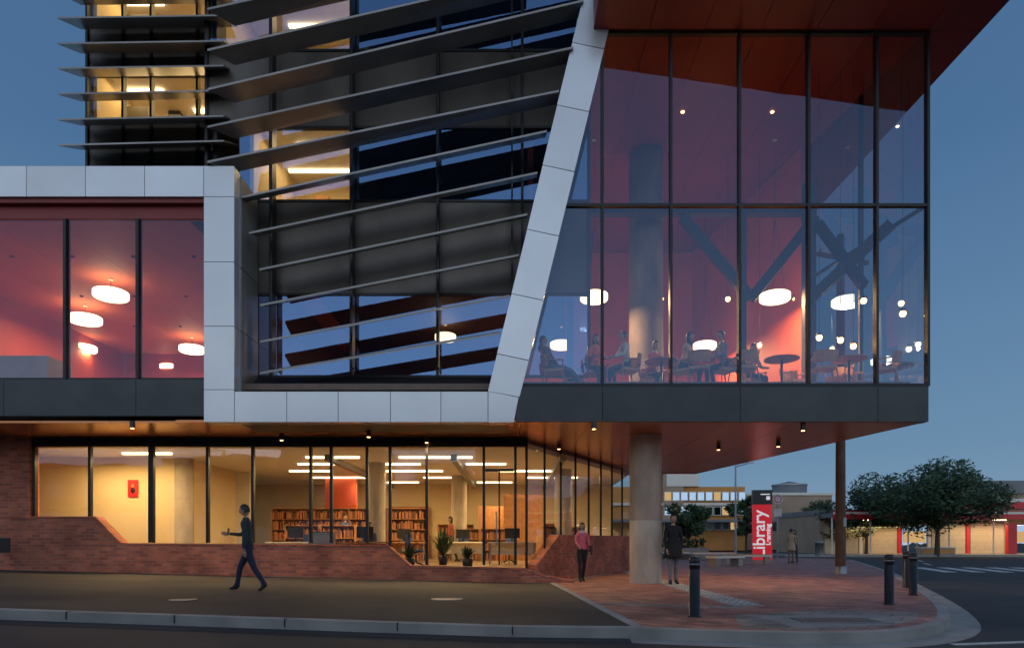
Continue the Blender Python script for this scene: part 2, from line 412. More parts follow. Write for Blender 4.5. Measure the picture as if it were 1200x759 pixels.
rb.hexa([(side(YS1+.06)-.2,YS1+.06,zb+.002),(side(YS1+.06),YS1+.06,zb+.002),(side(YE),YE,zb+.002),(side(YE)-.2,YE,zb+.002),
         (side(YS1+.06)-.2,YS1+.06,zt),(side(YS1+.06),YS1+.06,zt),(side(YE),YE,zt),(side(YE)-.2,YE,zt)],'redwall')
rb.box(-16,side(YE),YE+.01,YE+.3,ZS+.01,zt,'redwall')
rb.build('box_structure',LB)
rf=MB()
zr=Z(37,SF)+.002
nseg=7
front=lambda x: 14.9-(x-2.2)*.205
x0=1.9;x1=11.0
for i in range(nseg):
    a=x0+(x1-x0)*i/nseg+.006; b=x0+(x1-x0)*(i+1)/nseg-.006
    rf.slab([(a,front(a)),(b,front(b)),(b,15.97),(a,15.97)],zr,zr+.5,'redsoffit')
    rf.slab([(a,15.98),(b,15.98),(b,21),(a,21)],zr,zr+.5,'redsoffit')
    rf.slab([(a,21.01),(b,21.01),(b,YE+.4),(a,YE+.4)],zr,zr+.5,'redsoffit')
rf.slab([(x0,front(x0)),(x1,front(x1)),(x1,YE+.4),(x0,YE+.4)],zr+.501,zr+.9,'dark')
rf.build('roof_soffit',LB)
sf=MB()
bx0=-16.
xs=[bx0+1.62*k for k in range(0,17)]
for a,b in zip(xs[:-1],xs[1:]):
    a2=a;b2=min(b,9.74)
    if a2>=9.7: break
    for (y0,y1) in [(16.02,18.3),(18.3,21.2),(21.2,24.6),(24.6,28.)]:
        if b2<X(240,SF): y0=max(y0,16.14)
        def lim(x,y): return min(x,side(y)-.01)
        if lim(b2,y1)-lim(a2,y1)<.02 and lim(b2,y0)-lim(a2,y0)<.05: continue
        q=[(lim(a2,y0)+.005,y0+.005),(lim(b2,y0)-.005,y0+.005),(lim(b2,y1)-.005,y1-.005),(min(lim(a2,y1)+.005,lim(b2,y1)-.006),y1-.005)]
        sf.slab(q,ZS,ZS+.05,'soffit')
so=sf.build('copper_soffit',LB); so.location.z=-.003
dn=MB()
for i,(px,py) in enumerate([(155,497),(432,508),(696,498),(655,523),(628,542),(842,524),(912,520),(941,500),(500,515),(330,512)]):
    s=(HY-py+4)/2.8; x=X(px,s); y=F/s
    dn.tube((x,y,ZS-.005),(x,y,ZS-.17),.06,.06,'black',12); dn.tube((x,y,ZS-.171),(x,y,ZS-.175),.04,.04,'warm',10)
    if i in (0,1,2,3,5,6,7,8,9): light('downlight','SPOT',(x,y,ZS-.2),110,(1,.68,.36),LB,spot_size=R(115),spot_blend=.8,shadow_soft_size=.05)
dn.build('downlights',LB)
fn=MB()
def fin(xa,za,xb,zb_,y0,dep,tilt,ca=0,cb=0,th=.05):
    y1=y0+dep
    fn.hexa([(xa,y0,za),(xb,y0,zb_),(xb+cb,y1,zb_+tilt),(xa+ca,y1,za+tilt),(xa,y0,za+th),(xb,y0,zb_+th),(xb+cb,y1,zb_+tilt+th),(xa+ca,y1,za+tilt+th)],'fin')
SFn=49.5; Yn=F/SFn
fl=[(243,-36,620,-110),(243,12,690,-86),(243,60,690,-42),(243,106,684,2),(243,150,672,57),(243,191,655,108),(280,230,641,152),(290,272,630,201),(302,315,618,250),(303,357,608,298),(303,400,597,346),(303,437,585,390)]
for (a,b,c,d) in fl:
    y0=Yn if a>276 else 15.85
    s=F/y0
    dep=.5 if a>276 else .72
    fin(X(a,s),Z(b,s),X(c,s),Z(d,s),y0+(.1 if a>276 else 0),dep,.17,ca=(.35 if a<276 else 0))
SL=47.; YLn=F/SL
for (a,b) in [(-38,-40),(-8,-10),(22,19),(52,49),(81,78),(111,107),(141,137),(171,166)]:
    fin(X(67,SL),Z(a,SL),X(262,SL),Z(b,SL),YLn,.95,.44,th=.04)
fn.build('louvre_fins',LB)
br=MB()
for px in (318,412,513,600):
    br.box(X(px,47.)-.02,X(px,47.)+.02,F/47.+.0,YC-.081,Z(430,47.),Z(-110,47.),'mull')
br.build('fin_brackets',LB)
tl=MB(); ST=44.; YT=F/ST
xa,xb=X(103,ST),X(262,ST)
cols=[103,145,178,232,262]
rws=[(200,138,'s'),(138,88,'g'),(88,22,'s'),(22,-30,'g'),(-30,-110,'s')]
tg=MB()
for y0,y1,t in rws:
    for a,b in zip(cols[:-1],cols[1:]):
        p0,p1=X(a,ST)+.03,X(b,ST)-.03
        if t=='g': tg.poly([(p0,YT,Z(y0,ST)),(p1,YT,Z(y0,ST)),(p1,YT,Z(y1,ST)),(p0,YT,Z(y1,ST))],'glassL')
        else: tl.box(p0,p1,YT-.01,YT+.15,Z(y0,ST)+.01,Z(y1,ST)-.01,'spandrel')
for a in cols: tl.box(X(a,ST)-.03,X(a,ST)+.03,YT-.07,YT+.1,Z(232,ST),Z(-110,ST),'mull')
tl.box(xa-.05,xa+.05,YT+.12,YE,Z(232,ST),Z(-110,ST),'dark')
tl.box(xa,2.2,YE-.1,YE+.005,CZ+7.9,Z(-110,ST),'dark')
tl.box(xa,2.2,YT+.2,YE,Z(-110,ST),Z(-110,ST)+.3,'dark')
tl.box(xb+.0,xb+.1,YC+.13,YT-.08,Z(232,ST),Z(-110,ST),'dark')
tl.build('tower_wall',LB); tg.build('tower_windows',LB)
rm=MB()
def room(x0,x1,y0,y1,z0,z1,wall,ceil,flo,back=None,sides=(1,1)):
    rm.box(x0,x1,y0,y1,z0-.1,z0,flo); rm.box(x0,x1,y0,y1,z1,z1+.1,ceil)
    rm.box(x0,x1,y1-.1,y1,z0+.001,z1-.001,back or wall)
    if sides[0]: rm.box(x0,x0+.1,y0,y1-.101,z0+.001,z1-.001,wall)
    if sides[1]: rm.box(x1-.1,x1,y0,y1-.101,z0+.001,z1-.001,wall)
st=MB()
def strip(x0,x1,y,z,w=.12,d=.06): st.box(x0,x1,y,y+w,z-d,z,'strip')
for (zz0,zz1,nm) in [(Z(242,SC),Z(146,SC)+.25,'a'),(Z(66,SC),Z(-60,SC),'b')]:
    room(X(243,SC) if nm=='b' else X(290,SC),X(412,SC)+.05,YC+.16,21,zz0,zz1,'cream','white','carpet')
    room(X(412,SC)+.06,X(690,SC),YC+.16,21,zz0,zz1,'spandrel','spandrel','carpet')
    strip(X(330,SC),X(412,SC)-.1,18.6,zz1-.02); strip(X(300,SC),X(412,SC)-.1,19.9,zz1-.02)
    rm.box(X(330,SC),X(350,SC),20.2,20.6,zz0,zz0+1.7,'wood'); rm.box(X(365,SC),X(400,SC),20.5,20.6,zz0+.9,zz0+1.6,'spandrel')
    light('office_light','AREA',(X(350,SC),19,zz1-.12),80,(1,.70,.32),LB,shape='RECTANGLE',size=2,size_y=2)
for (zz0,zz1) in [(Z(142,ST),Z(84,ST)+.3),(Z(26,ST),Z(-30,ST)+.2)]:
    room(X(105,ST),X(262,ST),YT+.16,21.5,zz0,zz1,'cream','white','carpet')
    strip(X(115,ST),X(165,ST),19.3,zz1-.02); strip(X(185,ST),X(255,ST),20.2,zz1-.02); strip(X(120,ST),X(240,ST),20.9,zz1-.02)
    rm.box(X(150,ST),X(150,ST)+.35,20.3,20.7,zz0,zz1-.01,'dark'); rm.box(X(110,ST),X(140,ST),19.6,19.7,zz0,zz0+1.3,'spandrel')
    light('office_light','AREA',(X(180,ST),19.6,zz1-.12),60,(1,.70,.28),LB,shape='RECTANGLE',size=3,size_y=2)
ZF1=CZ+3.80; ZC1=CZ+7.72
xp=.45
rm.box(-16,side(YE)-.21,16.45,YE-.01,ZF1-.15,ZF1,'carpet')
rm.box(X(604,SF),side(16.3)-.21,16.26,16.449,ZF1-.15,ZF1,'carpet')
for i in range(10):
    a=-16+i*1.645; 
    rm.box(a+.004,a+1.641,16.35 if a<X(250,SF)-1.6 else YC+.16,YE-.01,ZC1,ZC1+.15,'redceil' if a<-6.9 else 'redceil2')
    if i>0:
        for yy in (18.5,21.5,24.5): rm.lathe((a+.8,yy,ZC1-.02),[(.06,0),(.05,.02)],'black',8)
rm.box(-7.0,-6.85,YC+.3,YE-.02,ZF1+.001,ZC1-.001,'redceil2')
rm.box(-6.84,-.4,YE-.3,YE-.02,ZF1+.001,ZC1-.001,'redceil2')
rm.box(xp-.05,xp+.1,YC+.2,YE-.01,ZC1+.151,zt,'redwall')
rm.box(-16.2,-16.,16.3,YE,ZF1,ZC1,'redwall')
rm.box(-16.2,-11.5,16.3,YE,ZC1+.16,Z(198,SF)-.02,'dark')
rm.box(-11.5,X(262,SF),16.3,YT-.1,ZC1+.16,Z(198,SF)-.02,'dark')
rm.box(X(-20,44),X(55,44),18.2,19.2,ZF1,ZF1+1.15,'steel')
for i in range(4):
    x=X(170+i*14,40); rm.box(x,x+.3,19.5,20.2,ZF1,ZF1+.75+.1*(i%2),'spandrel')
rm.box(-11.8,-8.2,24,24.3,ZF1,ZF1+1.9,'wood'); rm.box(-5.5,-1.5,25,25.3,ZF1,ZF1+2.1,'wood')
rm.build('interior_rooms',LB)
cl=MB()
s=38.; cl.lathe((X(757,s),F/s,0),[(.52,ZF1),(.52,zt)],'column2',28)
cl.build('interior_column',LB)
bc=MB()
def beam(p,q,w=.19): bc.tube(p,q,w,w,'brace',4)
Yb=20.0
def pb(px,py,Y=Yb): s=F/Y; return (X(px,s),Y,Z(py,s))
beam(pb(800,255),pb(880,350)); beam(pb(880,350),pb(955,255)); beam(pb(950,350,19.),pb(1045,262,17.6)); beam(pb(958,262,19.),pb(1012,335,18.),.15)
beam(pb(948,215,19.2),pb(948,470,19.2),.2); beam(pb(650,247),pb(955,247),.19)
for px in (668,870): beam(pb(px,250),pb(px,470),.13)
bc.build('steel_bracing',LB)

def pendant(px,py,d=.82,zt_=None,en=45,Y=None,th=.09):
    s=(HY-py)/7.25 if Y is None else F/Y
    x=X(px,s); y=F/s; z=Z(py,s)
    b=MB()
    r=d/2
    b.lathe((0,0,0),[(.13,-th-.01),(r-.03,-th-.02),(r,-th+.01),(r,th-.02),(r-.03,th),(.13,th-.01),(.10,.0),(.13,-th-.01)],'ring',32)
    for t in range(3):
        a=t*2.094; b.tube((r*.7*math.cos(a),r*.7*math.sin(a),th),(0,0,(zt_-z)*.5),.006,.006,'black',5)
    b.tube((0,0,(zt_-z)*.5),(0,0,zt_-z),.008,.008,'black',5); b.tube((0,0,zt_-z-.05),(0,0,zt_-z-.003),.06,.06,'white',10)
    o=b.build('pendant_lamp',None,(x,y,z))
    light('glow','AREA',(0,0,-th-.04),en,(1,.58,.27),o,shape='DISK',size=d*.6)
for q in [(130,345,.95),(100,374,.98),(97,408,.95),(225,409,.92),(200,431,.92),(-40,360,1.)]: pendant(*q,zt_=ZC1,en=120)
for q in [(350,400,.75),(522,395,.75)]: pendant(*q,zt_=ZC1,en=30)
pendant(696,348,zt_=zr,en=240); pendant(658,404,zt_=ZC1,en=240,Y=24.5); pendant(908,348,.88,zt_=zr,en=240); pendant(826,405,zt_=zr,en=260,Y=24.5)
for (px,py) in [(775,350),(853,350),(932,350),(1012,352),(1058,367),(985,398),(890,404),(960,395),(1000,405)]:
    s=38. if px<940 else (46. if px<1050 else 49.); x=X(px,s); y=F/s; z=Z(py,s)
    b=MB(); b.lathe((0,0,0),[(.0,-.09),(.05,-.07),(.075,-.01),(.05,.05),(.02,.07)],'warm',12)
    b.lathe((0,0,0),[(.10,.03),(.085,.07),(.03,.12),(.0,.13)],'black',12); b.tube((0,0,.13),(0,0,zr-z),.006,.006,'black',5)
    o=b.build('bulb_pendant',None,(x,y,z))
    if px in (853,985,775): light('glow','POINT',(0,0,-.12),30,(1,.55,.22),o,shadow_soft_size=.04)
b=MB()
for px in (800,905): b.lathe((X(px,F/19.),19.,zr-.002),[(.05,0),(.04,-.02),(0,-.02)],'warm',12)
b.build('ceiling_spots',LB)

# ------------------------------------------------------------ ground floor
gf=MB()
def Pg(px,py,dz=0): return (X(px,SG),Z(py,SG)+dz)
xw=lambda px:X(px,SG)
yb0,yb1=YG-.12,YG+.2
top=[Pg(-240,607),Pg(115,607),Pg(145,638),Pg(455,640),Pg(482,664),Pg(615,667),Pg(640,676),Pg(672,681)]
for a,b in zip(top[:-1],top[1:]):
    gf.prism([(a[0],-.2),(b[0],-.2),b,a],yb0,yb1,'brick')
for a,b in zip(top[:-1],top[1:]):
    gf.prism([(a[0],a[1]+.002),(b[0],b[1]+.002),(b[0],b[1]+.05),(a[0],a[1]+.05)],yb0-.02,yb1+.02,'brick')
gf.box(xw(-240),xw(37),YG-.10,YG+.3,Z(607,SG)+.052,ZS-.01,'brick')
gf.box(xw(0),xw(16),YG-.128,YG-.10,Z(647,SG),Z(630,SG),'black')
A=Vector((.39,YG)); B=Vector((4.67,26.7)); d=(B-A).normalized(); nn=Vector((d.y,-d.x))
def wallseg(t0,t1,z0a,z1a,z1b,w0,w1,mat,mb):
    p=A+d*t0;q=A+d*t1
    a_=p+nn*w0;b_=q+nn*w0;c_=q-nn*w1;e_=p-nn*w1
    mb.hexa([(a_.x,a_.y,z0a),(b_.x,b_.y,z0a),(c_.x,c_.y,z0a),(e_.x,e_.y,z0a),(a_.x,a_.y,z1a),(b_.x,b_.y,z1b),(c_.x,c_.y,z1b),(e_.x,e_.y,z1a)],mat)
L=(B-A).length
wallseg(.3,1.9,-.1,.45,1.3,.15,.15,'brick',gf); wallseg(1.905,L,-.1,1.3,1.3,.15,.15,'brick',gf)
gf.build('brick_wall',LB)
gm=MB(); gg=MB()
ms=[40,105,177,243,296,364,388,430,457,500,567,604,617]
for px in ms:
    zb_=Z(607,SG) if px<120 else (Z(638,SG) if px<456 else Z(664,SG))
    w=.035 if px not in(177,) else .07
    gm.box(xw(px)-w,xw(px)+w,YG+.0 -.02,YG+.1,zb_+.055,ZS-.02,'mull')
gm.box(xw(567)+.04,xw(604)-.04,YG-.01,YG+.08,Z(552,SG),Z(549,SG),'mull')
gm.tube((xw(582),YG-.05,1.0),(xw(582),YG-.05,1.9),.02,.02,'steel',8)
gm.box(xw(585)-.02,xw(585)+.02,YG-.01,YG+.08,Z(664,SG)+.06,Z(552,SG),'mull')
gm.box(xw(40),xw(617),YG-.035,YG+.09,ZS-.26,ZS-.01,'mull')
zf0=.35
gg.poly([(xw(40),YG+.04,.9),(xw(617),YG+.04,.36),(xw(617),YG+.04,ZS-.1),(xw(40),YG+.04,ZS-.1)],'glassG')
gg.poly([(A.x,A.y+.05,.3),(B.x,B.y,.3),(B.x,B.y,ZS-.05),(A.x,A.y+.05,ZS-.05)],'glassG')
nm=8
for i in range(nm+1):
    t=L*i/nm; p=A+d*t; gm.tube((p.x,p.y,.3),(p.x,p.y,ZS-.02),.045,.045,'mull',4)
gm.build('shopfront_mullions',LB); gg.build('shopfront_glazing',LB)
gi=MB()
flr=[(-16,YG+.21),(.3,YG+.21),(4.5,26.7),(4.6,31),(-16,31)]
gi.slab(flr,zf0-.1,zf0,'floor'); 
gi.slab(flr,ZS-.25,ZS-.1,'white')
gi.box(-16,4.5,30.8,31,zf0,ZS-.251,'cream')
gi.box(-16,X(205,38.5),20.8,20.95,zf0,ZS-.251,'cream')
gi.box(X(205,38.5),X(205,38.5)+.15,20.8,26,zf0,ZS-.251,'cream')
gi.box(X(255,32),X(292,32),25,25.2,zf0,ZS-.251,'white')
gi.box(X(384,29),X(420,29),27.2,27.4,zf0,ZS-.251,'redwall'); gi.box(X(560,29),X(590,29),28,28.2,zf0,zf0+2.2,'wood')
gi.box(X(590,30),X(640,30),27,27.2,zf0,zf0+2.6,'wood'); gi.box(X(455,27),X(500,27),30.4,30.7,zf0,zf0+2.3,'books')
for x_ in (-5.5,-1.8,1.4): gi.box(x_,x_+.18,20,30.7,ZS-.43,ZS-.251,'steel')
s=38.5
gi.box(X(150,s),X(162,s),20.76,20.795,Z(582,s),Z(562,s),'redsign'); gi.ell((X(156,s),20.755,Z(574,s)),(.07,.01,.1),'black')
gi.ell((X(156,s),20.75,Z(569,s)),(.045,.01,.055),'orange')
for px,s in ((441,36.),(215,38.),(538,30.),(660,33.)):
    gi.lathe((X(px,s),F/s,zf0),[(.3,0),(.3,ZS-.25-zf0)],'column',20)
gi.build('ground_floor_interior',LB)
for (y,x0,x1) in [(20.5,-6.2,-4.6),(20.5,-3.4,-1.2),(22.3,-7,-5.6),(22.3,-4.6,-3),(22.3,-1.5,-.2),(24.5,-8,-6.5),(24.5,-4.5,-2.5),(24.5,-.5,1.8),(27,-8,-5.5),(27,-3.5,-2),(27,.6,2.6),(29.2,-6,-4),(29.2,-1.5,0),(19.6,-11.2,-9.8)]:
    strip(x0,x1,y,ZS-.252,.1,.05)
st.build('strip_lights',LB)
for (x,y,e) in [(-5,22.5,200),(-1.5,22.5,160),(-5,27,130),(0,27,140),(2.3,25,100),(-11.5,19.6,110),(-8.6,19.6,75)]:
    light('ceiling_light','AREA',(x,y,ZS-.45),e,(1,.68,.30),LB,shape='RECTANGLE',size=2.2,size_y=.1)
def shelf(x,y,w,h,rot=0,rows=5):
    b=MB(); b.box(0,w,.28,.3,0,h,'wood'); b.box(-.03,0,0,.3,0,h,'wood'); b.box(w,w+.03,0,.3,0,h,'wood')
    for r in range(rows+1): b.box(0,w,0,.279,r*(h-.03)/rows,r*(h-.03)/rows+.025,'wood')
    for r in range(rows):
        x_=.01
        while x_<w-.06:
            t=random.uniform(.025,.06); hh=random.uniform(.6,.88)*(h/rows)
            if random.random()<.88: b.box(x_,x_+t-.003,.03,.25,r*(h-.03)/rows+.026,r*(h-.03)/rows+.026+hh-.03,'books')
            x_+=t
    return b.build('bookshelf',None,(x,y,zf0),rot)
for i in range(4): shelf(-9.0+i*1.45,25.6,1.4,2.0)
for i in range(3): shelf(-3.2+i*1.9,29.6-i*.8,1.5,1.5+.2*(i%2),rows=4)
for i in range(2): shelf(-7.6+i*1.2,22.9,1.1,1.3,rows=3)
for i in range(2): shelf(-2.4+i*1.2,26.5,1.1,1.25,rows=3)
shelf(1.1,23.5,1.0,1.3,R(60),rows=3); shelf(2.2,25.4,1.0,1.3,R(60),rows=3)
def desk(x,y,w=1.6,dp=.7,h=.74,mat='white'):
    b=MB(); b.box(0,w,0,dp,h-.04,h,mat)
    for a in (.05,w-.09):
        for c in (.05,dp-.09): b.box(a,a+.04,c,c+.04,0,h-.041,'steel')
    b.box(.1,w-.1,dp-.06,dp-.04,.3,h-.05,mat)
    b.box(w*.35,w*.35+.5,dp*.55,dp*.55+.03,h+.12,h+.45,'black'); b.box(w*.35+.22,w*.35+.28,dp*.6,dp*.66,h,h+.13,'black'); b.box(w*.35+.1,w*.35+.4,dp*.5,dp*.75,h,h+.012,'black')
    return b.build('desk',None,(x,y,zf0))
desk(-5.2,20.0,mat='wood'); desk(-7.6,21.0); desk(-2.6,24.5); desk(.6,25,mat='wood'); desk(-4.6,23.6,mat='wood'); desk(-.8,22.2)
def taskchair(x,y,rot):
    b=MB(); b.lathe((0,0,0),[(0,.5),(.22,.5),(.24,.46),(.22,.42),(0,.42)],'blue',16); b.tube((0,0,.42),(0,0,.12),.03,.03,'black',8)
    for i in range(5):
        a=i*1.257; b.tube((0,0,.12),(.27*math.cos(a),.27*math.sin(a),.05),.02,.015,'black',6); b.ell((.27*math.cos(a),.27*math.sin(a),.03),(.03,.03,.03),'black',8,6)
    b.tube((0,.2,.45),(0,.26,.62),.015,.015,'black',6); b.hexa([(-.2,.22,.6),(.2,.22,.6),(.2,.27,.6),(-.2,.27,.6),(-.18,.26,.98),(.18,.26,.98),(.18,.3,.98),(-.18,.3,.98)],'blue')
    b.build('office_chair',None,(x,y,zf0),rot)
for q in [(-4.4,21.2,.3),(-6.8,22.2,-.4),(-1.8,25.8,.2),(-3.8,24.6,.1),(-.1,23.4,-.3),(-2.9,20.6,2)]: taskchair(*q)
b=MB(); b.box(0,.65,0,.4,0,.95,'steel'); b.box(.05,.6,-.01,0,.1,.6,'spandrel'); b.box(-.03,.68,-.03,.43,.95,1.0,'steel'); b.box(.1,.55,.1,.3,1.0,1.03,'black')
b.build('returns_box',None,(X(362,42),19.0,zf0))
def plant(x,y,z,h,spread,n=60):
    b=MB(); b.lathe((0,0,0),[(0,0),(.12,0),(.17,.28),(.15,.28),(.0,.25)],'black',14)
    for i in range(n):
        a=random.uniform(0,6.28); l=random.uniform(.4,1)*h; rr=random.uniform(.2,1)*spread; w=random.uniform(.02,.045)
        pr=Vector((0,0,.25)); prevw=w*.3
        for k_ in range(1,5):
            t=k_/4; p=Vector((math.cos(a)*rr*t,math.sin(a)*rr*t,.25+l*(t-.35*t*t*rr/spread)))
            sd=Vector((-math.sin(a),math.cos(a),0)); ww=w*math.sin(math.pi*min(.97,t+.05))+.003
            b.poly([pr-sd*prevw,pr+sd*prevw,p+sd*ww,p-sd*ww],'leaf'); pr=p; prevw=ww
    return b.build('potted_plant',None,(x,y,z))
plant(X(480,42),19.0,zf0,.55,.35); plant(X(548,42),19.0,zf0,.45,.3); plant(X(520,36),22,zf0,1.1,.5,90)
b=MB(); b.lathe((X(756.5,44.),F/44.,-.02),[(.42,0),(.42,1.66),(.414,1.665),(.414,1.675),(.42,1.68),(.42,ZS+.01)],'column',40)
b.build('concrete_column',LB)

# ------------------------------------------------------------ people
skinm=pbr('skin',(.45,.26,.18),.55,0,.06); 
def cloth(c): return pbr('cloth',c,.85,0,.2,12,bump=.1,bscale=20)
hairdark=pbr('hair',(.02,.014,.01),.5,0,.3,30)
def skin_eval(verts,edges,rad,roots,sub=1):
    me=bpy.data.meshes.new('t'); me.from_pydata(verts,edges,[]); o=bpy.data.objects.new('t',me); col.objects.link(o)
    md=o.modifiers.new('s','SKIN'); md.use_smooth_shade=True
    sv=me.skin_vertices[0].data
    for i,r in enumerate(rad): sv[i].radius=(r,r) if not isinstance(r,tuple) else r; sv[i].use_root=(i in roots)
    ss=o.modifiers.new('b','SUBSURF'); ss.levels=sub; ss.render_levels=sub
    dg=bpy.context.evaluated_depsgraph_get(); dg.update()
    m2=bpy.data.meshes.new_from_object(o.evaluated_get(dg))
    V=[v.co.copy() for v in m2.vertices]; Fs=[tuple(p.vertices) for p in m2.polygons]
    bpy.data.objects.remove(o); return V,Fs
def person(name,loc,rot,H=1.75,legs=((10,0),(-10,-20)),arms=((5,15,8),(-5,10,8)),lean=0,seat=None,top=(.1,.1,.1),pants=(.03,.03,.035),shoe=(.02,.02,.02),hair='short',haircol=None,coat=False,bulk=1.0,head_yaw=0,head_pitch=0,hands=True,bag=None,skincol=None,scarf=None):
    k=H/1.75; 
    Sk=skinm if skincol is None else pbr('skin',skincol,.55,0,.06)
    mt={'top':cloth(top),'pants':cloth(pants),'shoe':pbr('shoe',shoe,.5),'skin':Sk,'hair':haircol or hairdark}
    e=empty(name,loc,rot)
    dirn=lambda a:Vector((0,-math.sin(R(a)),-math.cos(R(a))))
    if seat is None:
        hz=max(.43*math.cos(R(t))+.41*math.cos(R(s_)) for t,s_ in legs)+.085
    else: hz=seat+.10
    V=[];E=[];Rd=[];seg=[]
    def add(p,r,par=None,lab=None):
        V.append(Vector(p)); Rd.append(r); i=len(V)-1
        if par is not None: E.append((par,i)); seg.append((par,i,lab))
        return i
    u=Vector((0,-math.sin(R(lean)),math.cos(R(lean))))
    hip=Vector((0,0,hz)); bk_=bulk
    pel=add(hip+u*.03,(.135*bk_,.105*bk_))
    wa=add(hip+u*.2,(.125*bk_,.095*bk_),pel,'top'); ch=add(hip+u*.36,(.15*bk_,.11*bk_),wa,'top')
    ub=add(hip+u*.47,(.11*bk_,.09*bk_),ch,'top'); nk=add(hip+u*.545,.055,ub,'top'); nt_=add(hip+u*.62,.05,nk,'skin')
    wr=[]
    for sd,(t,s_) in zip((-1,1),legs):
        h=add(hip+Vector((sd*.085,0,-.03)),.095*bk_,pel,'top' if coat else 'pants')
        m_=add(V[h]+dirn(t)*.2,.083*bk_,h,'top' if coat else 'pants')
        kn=add(V[h]+dirn(t)*.43,.06,m_,'pants'); cf=add(V[kn]+dirn(s_)*.14,.058,kn,'pants'); an=add(V[kn]+dirn(s_)*.40,.042,cf,'pants')
        pit=0 if seat is not None else (R(28) if s_<-20 else (R(-12) if s_>18 else 0))
        hl=add(V[an]+Vector((0,.03,-.035)),.04,an,'shoe')
        toe=add(V[an]+Vector((sd*.02,-.16*math.cos(pit),-.045-.16*math.sin(pit))),.034,an,'shoe')
    for sd,(ua,fa,spd) in zip((-1,1),arms):
        shp=hip+u*.47+Vector((sd*.165,0,-.005))
        sh=add(shp,.062*bk_,ub,'top')
        ud=dirn(ua); ud=Vector((sd*math.sin(R(spd)),ud.y*math.cos(R(spd)),ud.z*math.cos(R(spd))))
        el=add(shp+ud*.28,.045*bk_,sh,'top'); fd=dirn(fa); fd=Vector((-sd*math.sin(R(spd))*.3,fd.y,fd.z)).normalized()
        w_=add(V[el]+fd*.24,.03,el,'top'); 
        hd=add(V[w_]+fd*.03,.027,w_,'skin'); wr.append((V[w_]+fd*.02,fd,sd))
    Vv,Ff=skin_eval([tuple(v) for v in V],E,Rd,[pel])
    mb=MB()
    mb.v=[tuple(v) for v in Vv]
    for f in Ff:
        c=sum((Vv[i] for i in f),Vector())/len(f); best=None;bd=1e9
        for a,b_,lab in seg:
            A_=V[a];B_=V[b_];ab=B_-A_;t=max(0,min(1,(c-A_).dot(ab)/max(ab.length_squared,1e-9)));
            ra=Rd[a] if not isinstance(Rd[a],tuple) else Rd[a][1]; rb_=Rd[b_] if not isinstance(Rd[b_],tuple) else Rd[b_][1]
            dd=(c-(A_+ab*t)).length/(ra*(1-t)+rb_*t)
            if dd<bd: bd=dd;best=lab
        if not coat and best=='top' and c.z<hz+.02 and seat is None: best='pants'
        mb.f.append(f); mb.m.append(mb.mi(mt[best])); mb.sm.append(True)
    if hands:
        for p,fd,sd in wr:
            side_=Vector((1,0,0)); side_=(side_-fd*side_.dot(fd)).normalized(); nrm=fd.cross(side_).normalized()
            across=nrm
            hv=[p,p+fd*.05];he=[(0,1)];hr=[.022,.026]
            for q,(ln,off) in enumerate([(.07,-.030),(.08,-.010),(.075,.010),(.058,.028)]):
                i0=len(hv); b0=p+fd*.085+across*off*1.0
                inw=side_*(-sd)
                hv+= [b0,b0+fd*ln*.5+inw*.008,b0+fd*ln*.85+inw*.03]; hr+=[.011,.0095,.008]; he+=[(1,i0),(i0,i0+1),(i0+1,i0+2)]
            i0=len(hv); fwd=across if across.y<0 else -across
            hv+=[p+fd*.04+fwd*.035,p+fd*.08+fwd*.05+inw*.015]; hr+=[.012,.0095]; he+=[(0,i0),(i0,i0+1)]
            a_,b_=skin_eval([tuple(v) for v in hv],he,hr,[0])
            mb.faces(a_,b_,mt['skin'],True)
    hc=V[nt_]+Vector((0,-.02-.5*math.sin(R(lean))*.06,.10)); Rm=Matrix.Rotation(R(head_yaw),3,'Z')@Matrix.Rotation(R(head_pitch),3,'X')
    def hf(v):
        v=v.copy()
        if v.z<0: kx=1-.35*min(1,-v.z/.115)**1.5; v.x*=kx; 
        if v.y<0 and v.z<-.03: v.y*=.95
        if v.y<-.05 and abs(v.x)<.018 and -.035<v.z<.02: v.y-=.02*(1-abs(v.x)/.018)
        if v.y<0 and .0<v.z<.025 and .015<abs(v.x)<.05: v.y+=.008
        return Rm@v
    mb.ell(hc,(.074,.094,.115),mt['skin'],24,18,hf)
    tr=lambda p:hc+Rm@Vector(p)
    def small(p,r,m): mb.ell(tr(p),r,m,8,6,lambda v:Rm@v)
    eyew='white'
    for sx in(-1,1):
        small((sx*.031,-.080,.008),(.013,.008,.007),eyew); small((sx*.031,-.087,.008),(.006,.003,.006),'black')
        small((sx*.031,-.085,.028),(.017,.006,.003),mt['hair']); small((sx*.075,.005,-.005),(.01,.02,.032),mt['skin'])
    small((0,-.1,-.018),(.012,.014,.016),mt['skin']); small((0,-.083,-.052),(.024,.008,.006),pbr('lips',(.3,.1,.08),.5))
    n=20;kk=14;rr=(.084,.104,.126); vs=[]
    for j in range(kk+1):
        ph=math.pi*j/kk
        for i in range(n):
            t=2*math.pi*i/n
            v=Vector((math.sin(ph)*math.cos(t)*rr[0],math.sin(ph)*math.sin(t)*rr[1]+.006,math.cos(ph)*rr[2]+.006))
            v*=1+.03*noise.noise(v*40)
            if hair=='long' and v.z<0: v.z*=1.9; v.x*=1.05; v.y=v.y*.8+.02
            vs.append(v)
    fs=[]
    for j in range(kk):
        for i in range(n):
            q=(j*n+i,(j+1)*n+i,(j+1)*n+(i+1)%n,j*n+(i+1)%n); c=sum((vs[a] for a in q),Vector())/4
            face= c.y<-.02 and c.z<.055
            if hair=='short': ok= not(face or c.z<-.045 or (c.y<.02 and c.z<.0))
            else: ok= not face
            if ok: fs.append(q)
